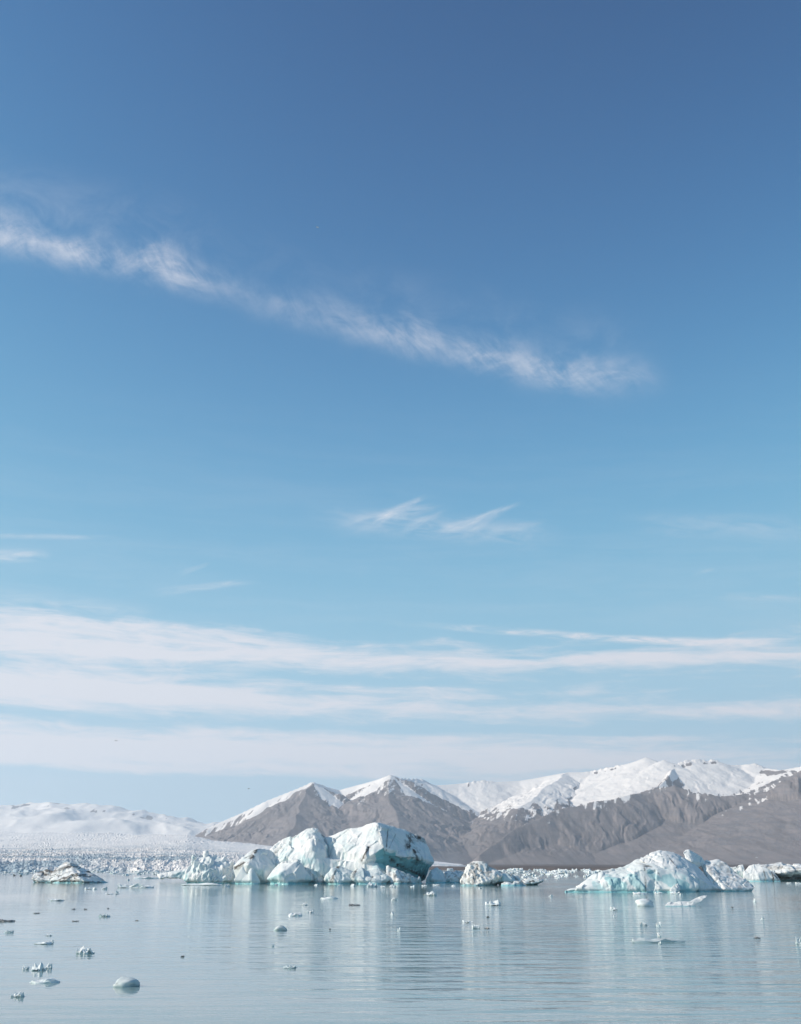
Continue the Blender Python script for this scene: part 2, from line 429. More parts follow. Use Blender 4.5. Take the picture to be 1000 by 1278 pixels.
def build_mountain():
    px = np.linspace(110, 1330, 1080); rows = np.concatenate([np.linspace(4700, 7900, 300), np.linspace(7925, 8700, 20)])
    A, Yg = np.meshgrid((px - CX) / F, rows)
    X = (A * Yg).ravel() * CT; Y = Yg.ravel()
    q = np.stack([X, Y, np.zeros_like(X)], 1)
    wx = fbm(q / 420, 3, 5) * 70; wy = fbm(q / 420, 3, 9) * 70
    Xw, Yw = X + wx, Y + wy
    layers = []; below = []
    h_, d = ridge_h(X + wx * 0.25, Y + wy * 0.25, [at(*p) for p in CREST], [float(np.interp(p[0], [500, 560], [0.64, 0.44])) for p in CREST], 1.25)
    layers.append(h_); below.append(d)
    for pts, s in SPURS:
        h_, d = ridge_h(X + wx * 0.5, Y + wy * 0.5, [at(*p) for p in pts], s, 1.35)
        layers.append(h_ - 2); below.append(d)
    Ls = np.array(layers); ids = Ls.argmax(0); h = Ls.max(0)
    d0 = below[0]
    # gullies run down the slopes
    gx = X + fbm(q / 260, 4, 31, 0.55) * 110
    gul = fbm(np.stack([gx / 95, Y / 900, h / 500], 1), 4, 21, 0.55, True)
    gul2 = fbm(np.stack([gx / 34, Y / 500, h / 300], 1), 3, 41, 0.55, True)
    face = sstep(h, 15, 120)
    steep = np.where(ids == 0, 0.25, 1.0) * np.clip(np.minimum.reduce(below) / 120, 0.05, 1)
    h2 = h + face * steep * (gul * 9 + gul2 * 5) * np.where(ids == 5, 1.5, 1.0) + fbm(q / 150, 4, 3) * 9 * face * np.clip(d0 / 100, 0.1, 1)
    pxx = X / Y * F / CT + CX
    crag = np.interp(pxx, [380, 388, 400, 405, 490, 500, 530, 540, 570, 578, 612, 620, 735, 745, 780, 790, 846, 852, 905, 912, 940, 960, 1000], [0, .6, .6, 0, 0, .7, .7, 0, 0, 1, 1, 0, 0, 1, 1, 0, 0, 1, 1, .3, .3, .8, .3])
    crag = crag * sstep(fbm(np.stack([X / 42, Y / 400, h / 300], 1), 3, 78), -0.35, 0.1)
    h2 += crag * np.exp(-(d0 / 40) ** 2) * fbm(np.stack([X / 30, Y / 60, X * 0], 1), 3, 12, 0.6, True) * 8
    # slope toward the eye
    H = h2.reshape(Yg.shape); gy = np.gradient(H, axis=0) / np.gradient(Yg, axis=0)
    gxx = np.gradient(H, axis=1) / np.maximum(np.gradient(X.reshape(Yg.shape), axis=1), 0.1)
    slope = np.hypot(gy, gxx).ravel()
    # snow: filled bowls under the crest, streaks in the gullies below
    line = np.interp(X / Y, [(p - CX) / F * CT for p in (200, 262, 300, 345, 388, 402, 440, 470, 487, 520, 560, 600, 640, 680, 720, 780, 840, 870, 930, 960, 990, 1010, 1100)],
                     [230, 232, 292, 374, 450, 335, 322, 370, 415, 335, 315, 300, 300, 310, 360, 370, 500, 420, 420, 450, 540, 560, 560])
    nz = fbm(q / 180, 4, 55) * 60 + fbm(np.stack([(X - Y * 0.25) / 24, Y / 260, h / 200], 1), 3, 63) * 85
    sc = (h2 + nz - line) / 70
    sc = np.where(ids == 0, sc + 0.5, sc)
    sc = np.where((ids == 1) | (ids == 2), np.minimum(sc - 0.4, np.clip(-0.55 + (h2 - 320) / 300, -1.3, -0.12) + 1.2 * sstep(-below[0], -90, -20)), sc)
    sc -= 2.2 * sstep(slope, 0.80, 1.25)
    sc += np.exp(-(d0 / 22) ** 2) * 0.8 * sstep(h, 190, 300)
    sc -= crag * np.exp(-((d0 - 50) / 45) ** 2) * 4.0
    snow = np.clip(0.5 + sc * 0.42, 0, 1.2)
    keep_low = sstep(h2, 2, 14); h2 = h2 * keep_low - 6 * (1 - keep_low)
    me = mesh_from('mountain_range', np.stack([X, Y, h2], 1), grid_faces(*Yg.shape), {'snow': snow})
    tag(link('mountain_range', me, M_MTN), kind='structure')


build_mountain()


def build_icecap():
    px = np.linspace(-420, 420, 420); rows = np.linspace(9500, 15500, 130)
    A, Yg = np.meshgrid((px - CX) / F * CT, rows); X = (A * Yg).ravel(); Y = Yg.ravel()
    sil = [(-420, 1030), (-200, 1016), (-60, 1013), (0, 1014), (30, 1012), (58, 1010), (75, 1012), (100, 1009), (112, 1012), (130, 1013), (150, 1017), (175, 1021), (195, 1025), (215, 1029), (240, 1032), (285, 1036), (330, 1045), (420, 1062)]
    top = np.interp(A.ravel() * F / CT + CX, [p[0] for p in sil], [p[1] for p in sil])
    xs = np.array([p[0] for p in sil]); kk = np.arange(-420, 421, 6); tt = np.interp(kk, xs, [p[1] for p in sil]); ker = np.exp(-np.linspace(-2, 2, 25) ** 2); ker /= ker.sum()
    tt = np.convolve(np.pad(tt, 12, 'edge'), ker, 'valid'); wv = np.exp(-((Y - 13000) / 350) ** 2)
    top = wv * top + (1 - wv) * np.interp(A.ravel() * F / CT + CX, kk, tt + 0.8)
    ridge = (HZ - top) / F * 13000 * KE * 0.99 + EYE
    q = np.stack([X, Y, X * 0], 1)
    prof = sstep(Y, 9400, 13000) ** 0.8 * (1 - 0.5 * sstep(Y, 13100, 15500))
    lumps = fbm(q / np.array([900, 1500, 1]), 4, 8, 0.5, True) * 62 * sstep(Y, 9600, 11000) * (1 - 0.75 * sstep(Y, 12300, 13000)) + fbm(q / 200, 3, 4) * 7
    h = ridge * (0.42 + 0.58 * prof) + lumps - 30 * (1 - sstep(Y, 9400, 11000))
    rk = sstep(fbm(q / np.array([120, 420, 1]), 3, 91), 0.36, 0.50) * sstep(lumps, 25, 50) * sstep(Y, 11000, 11800)
    me = mesh_from('ice_cap', np.stack([X, Y, h], 1), grid_faces(*Yg.shape), {'snow': 1 - 0.8 * rk})
    tag(link('ice_cap', me, M_MTN), kind='structure')


build_icecap()


def build_glacier():
    nc, nr = 1500, 420
    px = np.linspace(-420, 600, nc)
    s = np.linspace(0, 1, nr)[:, None] ** 1.5
    front = np.interp(px, [-420, -100, 60, 230, 330, 430, 520, 600], [820, 850, 900, 960, 1050, 1200, 1420, 1700])
    front = front + fbm(np.stack([px / 22, px * 0, px * 0], 1), 4, 3) * 45
    end = np.interp(px, [-420, -120, 235, 600], [10200, 10200, 5700, 4900])
    top = np.interp(px, [-420, 0, 120, 232, 260, 330, 420, 520, 585, 600], [1038, 1038.5, 1039, 1043.5, 1048.5, 1054, 1062, 1073, 1079.5, 1081])
    lip = np.interp(px, [-420, 0, 60, 130, 230, 330, 450, 560, 600], [1083, 1083, 1084, 1085, 1085, 1084, 1082, 1082, 1083])
    Yg = front[None, :] * (end / front)[None, :] ** s
    A = ((px - CX) / F * CT)[None, :] + Yg * 0
    k = np.clip((Yg - front) / (end - front), 0, 1) ** 0.50
    elev = (HZ - (lip + (top - lip) * k)) / F * KE
    h = EYE + Yg * elev
    X = (A * Yg).ravel(); Y = Yg.ravel(); h = h.ravel()
    q = np.stack([X, Y, X * 0], 1)
    near = 1 - sstep(Y + fbm(q / np.array([260, 900, 1]), 3, 61) * 900, 1500, 4000)
    cliff = sstep((Yg - front[None, :]).ravel() + fbm(q / 9, 3, 71) * 14, 0, 330) ** 0.75
    f1, f2 = worley(np.stack([X / 3.0, Y / 9, X * 0 + .5], 1), 4)
    g1, g2 = worley(np.stack([X / 8, Y / 24, X * 0 + .5], 1), 8)
    ser = np.clip((f2 - f1) * 2.0, 0, 1) * 1.5 + np.clip((g2 - g1) * 2, 0, 1) * 1.8 + fbm(q / 4, 3, 2) * 1.4 + fbm(q / 30, 3, 5) * 2.0
    crev = fbm(np.stack([X / 70 + Y / 300, Y / 45, X * 0], 1), 4, 6, 0.6, True)
    edge = np.interp(A.ravel() * F / CT + CX, [-420, 300, 560, 600], [1, 1, 0.35, 0.1])
    wv = fbm(q / np.array([420, 900, 1]), 3, 14)
    rough = 0.62 + 0.38 * sstep((Yg - front[None, :]).ravel(), 60, 900)
    toe = sstep((Yg - front[None, :]).ravel(), 0, 22)
    h = h * cliff + ((ser - 1.3) * rough * (0.18 + 0.82 * near) + (crev - 0.9) * (0.6 + 0.9 * sstep(fbm(q / np.array([300, 700, 1]), 3, 19), -0.2, 0.3)) * (1.6 + Y / 4200.) * rough + wv * 10 * (1 - near)) * edge * toe - 3 * (1 - toe)
    blue = np.clip(0.9 * near * sstep(fbm(q / np.array([130, 320, 1]), 4, 17), -0.25, 0.30) + 0.10 - ser * 0.06, 0, 1)
    dirt = np.clip(near * (0.45 + fbm(q / np.array([120, 300, 1]), 3, 27) * 1.2), 0, 1) * 0.8 + 0.12
    me = mesh_from('glacier', np.stack([X, Y, h], 1), grid_faces(nr, nc), {'blue': blue, 'dirt': dirt})
    tag(link('glacier', me, M_GLA), kind='structure')


build_glacier()


def build_shore():
    nc, nr = 260, 50
    px = np.linspace(430, 1500, nc)
    front = np.interp(px, [430, 560, 640, 800, 1000, 1500], [1500, 1250, 1150, 1080, 1000, 950]) + fbm(np.stack([px / 40, px * 0, px * 0], 1), 4, 5) * 60
    s = np.linspace(0, 1, nr)[:, None] ** 1.4
    Yg = front[None, :] + (6200 - front[None, :]) * s
    X = (((px - CX) / F * CT)[None, :] * Yg).ravel(); Y = Yg.ravel()
    q = np.stack([X, Y, X * 0], 1)
    h = -1.0 + 4.0 * sstep((Yg - front[None, :]).ravel(), -1, 40) + 7.5 * sstep(Y, 1600, 5200) + fbm(q / 130, 4, 9) * 1.3
    tag(link('shore_plain', mesh_from('shore_plain', np.stack([X, Y, h], 1), grid_faces(nr, nc)), M_SHORE), kind='structure')


build_shore()


# ------------------------------------------------------------------ icebergs
def remesh(blocks, Y0, voxel):
    bm = bmesh.new()
    for pts in blocks:
        vs = [bm.verts.new(at(p[0], p[1], Y0 + p[2])) for p in pts]
        r = bmesh.ops.convex_hull(bm, input=vs)
        junk = [e for e in r['geom_interior'] if isinstance(e, bmesh.types.BMVert)]
        if junk: bmesh.ops.delete(bm, geom=junk, context='VERTS')
    bmesh.ops.recalc_face_normals(bm, faces=bm.faces[:])
    me = bpy.data.meshes.new('tmp'); bm.to_mesh(me); bm.free()
    o = bpy.data.objects.new('tmp', me); COL.objects.link(o)
    md = o.modifiers.new('r', 'REMESH'); md.mode = 'VOXEL'; md.voxel_size = voxel
    dg = bpy.context.evaluated_depsgraph_get(); ev = o.evaluated_get(dg); em = ev.to_mesh()
    n = len(em.vertices); co = np.empty(n * 3, np.float32); em.vertices.foreach_get('co', co)
    no = np.empty(n * 3, np.float32); em.vertices.foreach_get('normal', no)
    k = len(em.polygons); fi = np.empty(k * 4, np.int32); em.loops.foreach_get('vertex_index', fi)
    ev.to_mesh_clear(); bpy.data.objects.remove(o); bpy.data.meshes.remove(me)
    return co.reshape(-1, 3).astype(float), no.reshape(-1, 3).astype(float), fi.reshape(-1, 4)


def seg_dist(X, Z, Y0, a, b):
    (x0, _, z0), (x1, _, z1) = at(a[0], a[1], Y0), at(b[0], b[1], Y0)
    t = np.clip(((X - x0) * (x1 - x0) + (Z - z0) * (z1 - z0)) / ((x1 - x0) ** 2 + (z1 - z0) ** 2), 0, 1)
    return np.hypot(X - x0 - t * (x1 - x0), Z - z0 - t * (z1 - z0))


def ice(name, blocks, Y0, voxel=0.2, big=0.6, flute=0.35, facet=0.3, fine=0.10, size=6.0, tilt=0.3, seed=1,
        blue=0.15, bluepatch=0.5, notch=0.45, notch_h=0.7, streaks=(), dirt=0.0, bands=0.0, band_dir=(0.3, 0.0, 1.0), parent=None, material=None, spiky=0.0, teal=(), hollow=0.0):
    co, no, fi = remesh(blocks, Y0, voxel)
    q = co + seed * 37.1
    dsp = fbm(q / size, 3, seed) * big
    u = q[:, 0] + q[:, 2] * tilt
    fl = fbm(np.stack([u / (size * .26), q[:, 1] / (size * .3), (q[:, 2] - q[:, 0] * tilt) / (size * 1.5)], 1), 3, seed + 3, 0.5, True)
    up = np.clip(1 - np.abs(no[:, 2]), 0, 1)
    calm = 0.22 + 0.78 * sstep(fbm(q / (size * 1.1), 2, seed + 95), -0.12, 0.22)        # clean cleaved faces between rougher ones
    dsp += (fl - 0.4) * flute * up * calm
    qs = q + np.stack([fbm(q / (size * .3), 2, seed + 70), fbm(q / (size * .3), 2, seed + 71), fbm(q / (size * .3), 2, seed + 72)], 1) * size * 0.05
    qs = qs * np.array([1.0, 1.0, 0.62])
    dsp += facets(qs / (size * 0.80), seed) * facet * 1.1 + facets(qs / (size * 0.30), seed + 6) * facet * 0.26 * calm
    f1, f2 = worley((qs + qs[:, [2, 0, 1]] * 0.25) * np.array([1.0, 1.0, 0.45]) / (size * 0.62), seed + 2)
    crack = np.exp(-((f2 - f1) / 0.07) ** 2) * sstep(fbm(q / size, 2, seed + 4), -0.25, 0.15)
    dsp -= crack * min(0.22, size * 0.05) * calm
    dsp += fbm(q / (size * .12), 3, seed + 9) * fine * 0.6 * calm
    if spiky:
        dsp += np.maximum(0, perlin(np.stack([q[:, 0] / (size * .22), q[:, 1] / (size * .4), q[:, 2] * 0], 1), seed + 5)) * spiky * np.clip(no[:, 2] * 1.5, 0, 1)
    co = co + no * dsp[:, None] * np.clip((co[:, 2] + 0.6) / 1.5, 0.15, 1)[:, None]
    # wave-cut notch along the waterline
    k = np.exp(-((co[:, 2] - notch_h * 0.25) / (notch_h * 0.6)) ** 2) * notch * (0.55 + 0.9 * sstep(fbm(co / 3.5, 2, seed + 13), -0.3, 0.3))
    hn = no.copy(); hn[:, 2] = 0; hn /= np.maximum(np.linalg.norm(hn, axis=1), .3)[:, None]
    co = co - hn * k[:, None]
    wob0 = fbm(q / (size * .15), 2, seed + 88)
    b = blue * 0.5 + bluepatch * sstep(fbm(q / (size * .8), 3, seed + 21), 0.02, 0.36) * up + 0.22 * np.clip(0.2 - fl, 0, 1) * up
    b = np.maximum(b, 0.95 * (1 - sstep(co[:, 2] + wob0 * 0.3 * notch_h, notch_h * 0.2, notch_h * 0.75)))
    dd = np.full(len(co), dirt) * sstep(fbm(q / (size * .3), 4, seed + 33), 0.0, 0.4)
    wob = fbm(q / (size * .22), 4, seed + 40, 0.6); wob2 = fbm(q / (size * .5), 2, seed + 44)
    b = b + 0.35 * crack * up
    b = b + hollow * sstep(0.30 - fl + wob * 0.25, 0.0, 0.55) * up
    for (a_, b_, w, amt) in teal:
        s = seg_dist(co[:, 0], co[:, 2], Y0, a_, b_) + wob * w * 0.35
        b = np.maximum(b, amt * (1 - sstep(s, w * 0.75, w)))
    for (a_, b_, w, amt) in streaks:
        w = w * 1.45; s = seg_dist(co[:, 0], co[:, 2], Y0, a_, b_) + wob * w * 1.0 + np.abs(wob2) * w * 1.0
        dd = np.maximum(dd, amt * (1 - sstep(s, w * 0.3, w * 1.15)) * (0.45 + 0.8 * sstep(wob, -0.35, 0.15)))  # dirt streaks, and the shade painted under one ledge
    if bands:
        bd = np.array(band_dir); s = co @ bd + fbm(q / (size * .5), 3, seed + 51) * 0.5
        l = fbm(np.stack([s / 0.55, q[:, 0] / 14, q[:, 1] / 14], 1), 3, seed + 60, 0.6)
        dd = np.maximum(dd, bands * sstep(l, 0.08, 0.32))
    me = mesh_from(name, co, fi, {'blue': np.clip(b, 0, 1), 'dirt': np.clip(dd, 0, 1)})
    return link(name, me, material or M_ICE, parent)


def root(name, px, py, Y, label, cat='iceberg', group=None):
    p = at(px, py, Y)
    o = bpy.data.objects.new(name, None); COL.objects.link(o); o.location = (p[0], p[1], 0); o.empty_display_size = 0.5
    return tag(o, label, cat, group)


def adopt(parent, kids):
    for k in kids:
        k.parent = parent; k.location = [-c for c in parent.location]


YM = shore_y(1103)                     # the large berg
# --- large iceberg
main = root('iceberg', 430, 1103, YM + 8, 'largest pale blue iceberg with twin humps, dark cracks and an undercut green flank')
kids = []
kids.append(ice('ice_wall', [[(337, 1064, 8), (346, 1053, 8), (354, 1046, 8), (366, 1041.5, 7), (382, 1036, 6), (390, 1035, 6), (400, 1040, 7), (408, 1045, 8), (334, 1108, 2), (360, 1110, 0), (400, 1110, -1), (412, 1108, 1),
                             (362, 1062, 4), (390, 1056, 1), (406, 1060, 2), (350, 1060, 20), (395, 1048, 22), (335, 1106, 18), (410, 1106, 22)]],
                YM, 0.15, big=0.7, flute=0.5, facet=0.6, seed=2, tilt=-0.35, blue=0.12, bluepatch=0.45, notch=0.7,
                streaks=[((338, 1068), (345, 1057), 0.35, 0.5), ((398, 1041), (404, 1044), 0.2, 0.9)]))
kids.append(ice('ice_tower', [
    [(409, 1046, 9), (425, 1040.5, 8), (440, 1033.5, 7), (452, 1030, 6), (471, 1026.5, 4), (485, 1032, 10), (497, 1034, 12), (512, 1038, 14), (530, 1046, 16), (537, 1058, 15), (541, 1076, 12),
     (479, 1058, -1), (466, 1066, -2), (420, 1062, 3), (503, 1085, 7), (528, 1099, 16), (485, 1088, 5), (420, 1050, 24), (480, 1045, 28), (525, 1055, 28), (522, 1100, 26), (430, 1098, 2), (408, 1090, 4)],
    [(404, 1070, 2), (470, 1078, -1), (476, 1090, -2), (400, 1110, 0), (470, 1110, -1), (488, 1110, 2), (520, 1106, 14), (400, 1106, 22), (515, 1104, 26), (495, 1080, 10)]],
    YM, 0.15, big=0.4, flute=0.4, facet=0.5, seed=5, teal=[((478, 1072), (531, 1088), 2.4, 1.0), ((505, 1080), (528, 1094), 1.6, 1.0)], tilt=-0.3, blue=0.10, bluepatch=0.42, notch=0.5,
    streaks=[((460, 1057), (452, 1074), 0.40, 1.0), ((470, 1030), (481, 1066), 0.10, 0.5), ((484, 1034), (482, 1062), 0.16, 0.85), ((494, 1040), (486, 1058), 0.12, 0.5),
             ((513, 1040), (511, 1057), 0.85, 1.0), ((517, 1060), (522, 1074), 0.75, 1.0), ((519, 1041), (532, 1048), 0.6, 0.9), ((488, 1072), (497, 1080), 0.6, 1.0), ((497, 1080), (530, 1094), 0.55, 0.8), ((500, 1073), (530, 1078), 0.3, 0.5)]))
kids.append(ice('ice_block', [[(320, 1059.5, 2), (314, 1062, 2), (303, 1069, 1), (292, 1080, 0), (291, 1084, 0), (310, 1079, -2.5), (336, 1071, 3), (344, 1080, 3), (330, 1086, -1), (300, 1086, -1), (338, 1064, 9), (346, 1062, 10),
                              (298, 1110, 0), (342, 1110, 0), (298, 1108, 12), (342, 1108, 12), (325, 1065, 12)],
                              [(280, 1090, 3), (288, 1085, 3), (300, 1082, 3), (278, 1110, 2), (304, 1110, 1), (282, 1092, 10), (302, 1085, 10), (278, 1108, 10), (304, 1108, 10)]],
                YM, 0.17, big=0.3, flute=0.2, facet=0.35, seed=8, blue=0.2, streaks=[((319, 1061), (313, 1073), 0.55, 1.0), ((313, 1073), (294, 1083), 0.50, 1.0), ((304, 1072), (315, 1066), 0.12, 0.8)]))
kids.append(ice('ice_boulder', [[(303, 1080, -3), (292, 1098, -4), (312, 1098, -4), (300, 1110, -5), (291, 1110, 0), (313, 1110, 0)],
                                [(314, 1084, -4), (301, 1099, -5), (326, 1101, -5), (314, 1110, -7), (302, 1110, -2), (328, 1110, -2)]],
                YM, 0.15, big=0.2, flute=0.15, facet=0.3, seed=9, blue=0.3, streaks=[((289, 1100), (296, 1090), 0.3, 0.8)]))
kids.append(ice('ice_boulder', [[(372, 1072, -5), (360, 1074, -4), (350, 1076, -3), (340, 1084, -4), (331, 1097, -5), (330, 1110, -4), (350, 1091, -8), (388, 1097, -4), (389, 1110, -4), (366, 1110, -9), (345, 1110, -8), (374, 1082, 3), (388, 1108, 4), (335, 1108, 4)]],
                YM, 0.16, big=0.45, flute=0.3, facet=0.5, seed=12, blue=0.2, bluepatch=0.6, notch=0.8, notch_h=1.0))
kids.append(ice('ice_boulder', [[(424, 1082, -4), (414, 1084, -5), (406, 1096, -5), (405, 1110, -5), (425, 1110, -8), (438, 1090, -4), (446, 1110, -5), (443, 1095, -4), (430, 1085, 2), (440, 1108, 4), (408, 1108, 4)],
                                [(452, 1084, -3), (470, 1083, -3), (440, 1092, -5), (442, 1110, -6), (484, 1094, -4), (486, 1110, -5), (465, 1110, -8), (470, 1090, 3), (485, 1108, 3)]],
                YM, 0.16, big=0.35, flute=0.2, facet=0.45, seed=15, blue=0.35, bluepatch=0.5, notch=0.6,
                streaks=[((423, 1081), (415, 1101), 0.42, 1.0), ((446, 1084), (442, 1092), 0.38, 1.0), ((466, 1094), (462, 1101), 0.15, 0.9)]))
kids.append(ice('ice_rubble', [[(482, 1081, -2), (492, 1083, -3), (480, 1110, -5), (510, 1090, -2), (524, 1098, 1), (530, 1102, 2), (528, 1110, 2), (500, 1110, -6), (490, 1088, 5), (525, 1108, 8)]],
                YM, 0.15, big=0.5, flute=0.1, facet=0.8, fine=0.3, size=3.0, seed=18, blue=0.12, dirt=0.5))
kids.append(ice('ice_lump', [[(494, 1067, 2), (500, 1063, 3), (508, 1060, 4), (514, 1063, 5), (520, 1070, 6), (505, 1070, 2), (512, 1064, 10), (496, 1066, 9)]],
                YM, 0.14, big=0.2, flute=0.1, facet=0.3, size=3, seed=20, blue=0.05, notch=0))
adopt(main, kids)

# --- jagged block standing at the left end of the large berg
tag(ice('iceberg', [[(230, 1096, 0), (231, 1090, 0), (238, 1079, 2), (247, 1073, 3), (258, 1068, 4), (272, 1070, 5), (281, 1075, 4), (289, 1083, 3), (290, 1098, 1), (232, 1110, -1), (289, 1110, -1), (255, 1110, -2.5), (258, 1085, -1.5),
                     (235, 1108, 10), (289, 1108, 10), (262, 1075, 12)],
                    [(238, 1080, 2), (241, 1068, 3), (245, 1078, 2), (243, 1078, 6)], [(254, 1072, 3), (257, 1065, 4), (262, 1072, 3), (258, 1074, 8)], [(275, 1074, 4), (278, 1069, 5), (284, 1078, 4), (279, 1078, 8)]],
        YM + 1, 0.16, big=0.6, flute=0.8, facet=0.4, size=4.0, tilt=-0.25, seed=23, blue=0.15, bluepatch=0.5, notch=0.7, spiky=1.4,
        streaks=[((232, 1100), (288, 1100), 0.12, 0.4)]),
    'jagged white ice block with toothed top, beside the largest iceberg and near the glacier', 'iceberg')
tag(ice('ice_shelf', [[(196, 1091, 8), (212, 1088, 8), (232, 1084, 8), (246, 1082, 8), (246, 1098, 7), (200, 1096, 6), (246, 1095, 20), (200, 1093, 18), (215, 1089, 16)]], YM + 25, 0.2, big=0.3, flute=0.2, facet=0.3, seed=25, blue=0.1, notch=0.2),
    'low white ice ramp floating behind the jagged toothed block', 'ice floe')

# --- block beside the large berg, its blue shade painted into the ice colour
tag(ice('iceberg', [[(531, 1098, 1), (538, 1086, 2), (546, 1083, 3), (553, 1088, 3), (557, 1098, 2), (529, 1110, 0), (558, 1110, 0), (545, 1110, -2), (540, 1095, -1), (545, 1088, 9), (532, 1108, 9), (557, 1108, 9)]],
        YM + 8, 0.16, big=0.35, flute=0.2, facet=0.4, seed=28, blue=0.45, bluepatch=0.4), 'small rounded ice block in painted blue shade under the undercut flank of the largest iceberg', 'iceberg')

# --- cream berg with an arm
YB = shore_y(1105.5)
bb = root('iceberg', 600, 1105, YB + 3, 'cream coloured ribbed iceberg with brown dirt bands and a low arm')
kids = [ice('ice_dome', [[(591, 1075, 3), (586, 1078, 2), (579, 1090, 1), (574, 1102, 0), (573, 1110, 0), (598, 1077, 2.5), (606, 1078, 3), (616, 1082, 3.5), (625, 1087, 3), (628, 1092, 2), (601, 1101, -1.5), (600, 1110, -1.5), (590, 1108, -2),
                          (612, 1103, 1), (612, 1110, 2), (600, 1082, 9), (575, 1108, 8), (620, 1108, 9), (618, 1086, 8)]],
            YB, 0.13, big=0.35, flute=0.55, facet=0.3, size=3.6, tilt=0.25, seed=31, blue=0.0, bluepatch=0.25, notch=0.3, dirt=0.5, material=M_CREAM,
            streaks=[((596, 1079), (597, 1085), 0.28, 1.0), ((593, 1084), (590, 1104), 0.30, 0.85), ((588, 1082), (584, 1104), 0.14, 0.6), ((597, 1090), (598, 1103), 0.12, 0.5), ((583, 1100), (590, 1105), 0.3, 0.6)]),
        ice('ice_arm', [[(620, 1089, 3), (632, 1089, 4), (640, 1091, 5), (652, 1099, 4), (648, 1102, 3), (628, 1101, 3), (614, 1099, 3), (620, 1092, 9), (645, 1095, 9), (625, 1108, 6), (645, 1106, 7)]],
            YB, 0.13, big=0.25, flute=0.15, facet=0.35, size=3, seed=33, blue=0.55, bluepatch=0.4, notch=0.5, streaks=[((638, 1091), (648, 1098), 0.35, 0.7)])]
adopt(bb, kids)
tag(ice('ice_floe', [[(625, 1103, -2), (632, 1100, -2), (642, 1100.5, -2), (652, 1104, -2), (661, 1107, -2), (622, 1112, -3), (662, 1112, -3), (640, 1112, -5), (630, 1104, 3), (655, 1106, 3)]],
        YB, 0.12, big=0.25, facet=0.5, flute=0.1, size=2.2, seed=35, blue=0.1, notch=0.15, dirt=0.2), 'lumpy white floe floating right against the cream ribbed iceberg', 'ice floe')
tag(ice('ice_floe', [[(650, 1099, 4), (660, 1097, 4), (672, 1097.5, 4), (678, 1099, 4), (668, 1103, 3), (655, 1103, 3), (655, 1098, 9), (676, 1099, 9), (660, 1108, 6), (670, 1108, 6)]],
        YB, 0.12, big=0.15, facet=0.25, flute=0.1, size=2.2, seed=37, blue=0.1, notch=0.5, dirt=0.9), 'flat brown-edged floe beyond the tip of the low ice arm', 'ice floe')
tag(ice('ice_floe', [[(556, 1091, 0), (562, 1088, 1), (570, 1088, 1), (577, 1090, 1), (577, 1108, 0), (555, 1108, 0), (565, 1108, -2), (560, 1096, -1), (560, 1091, 7), (575, 1092, 7)]],
        YM + 10, 0.14, big=0.4, facet=0.7, flute=0.1, size=2.4, seed=39, blue=0.1, notch=0.3, dirt=0.5), 'crumbly white ice heap between the blue block and the cream iceberg', 'ice floe')

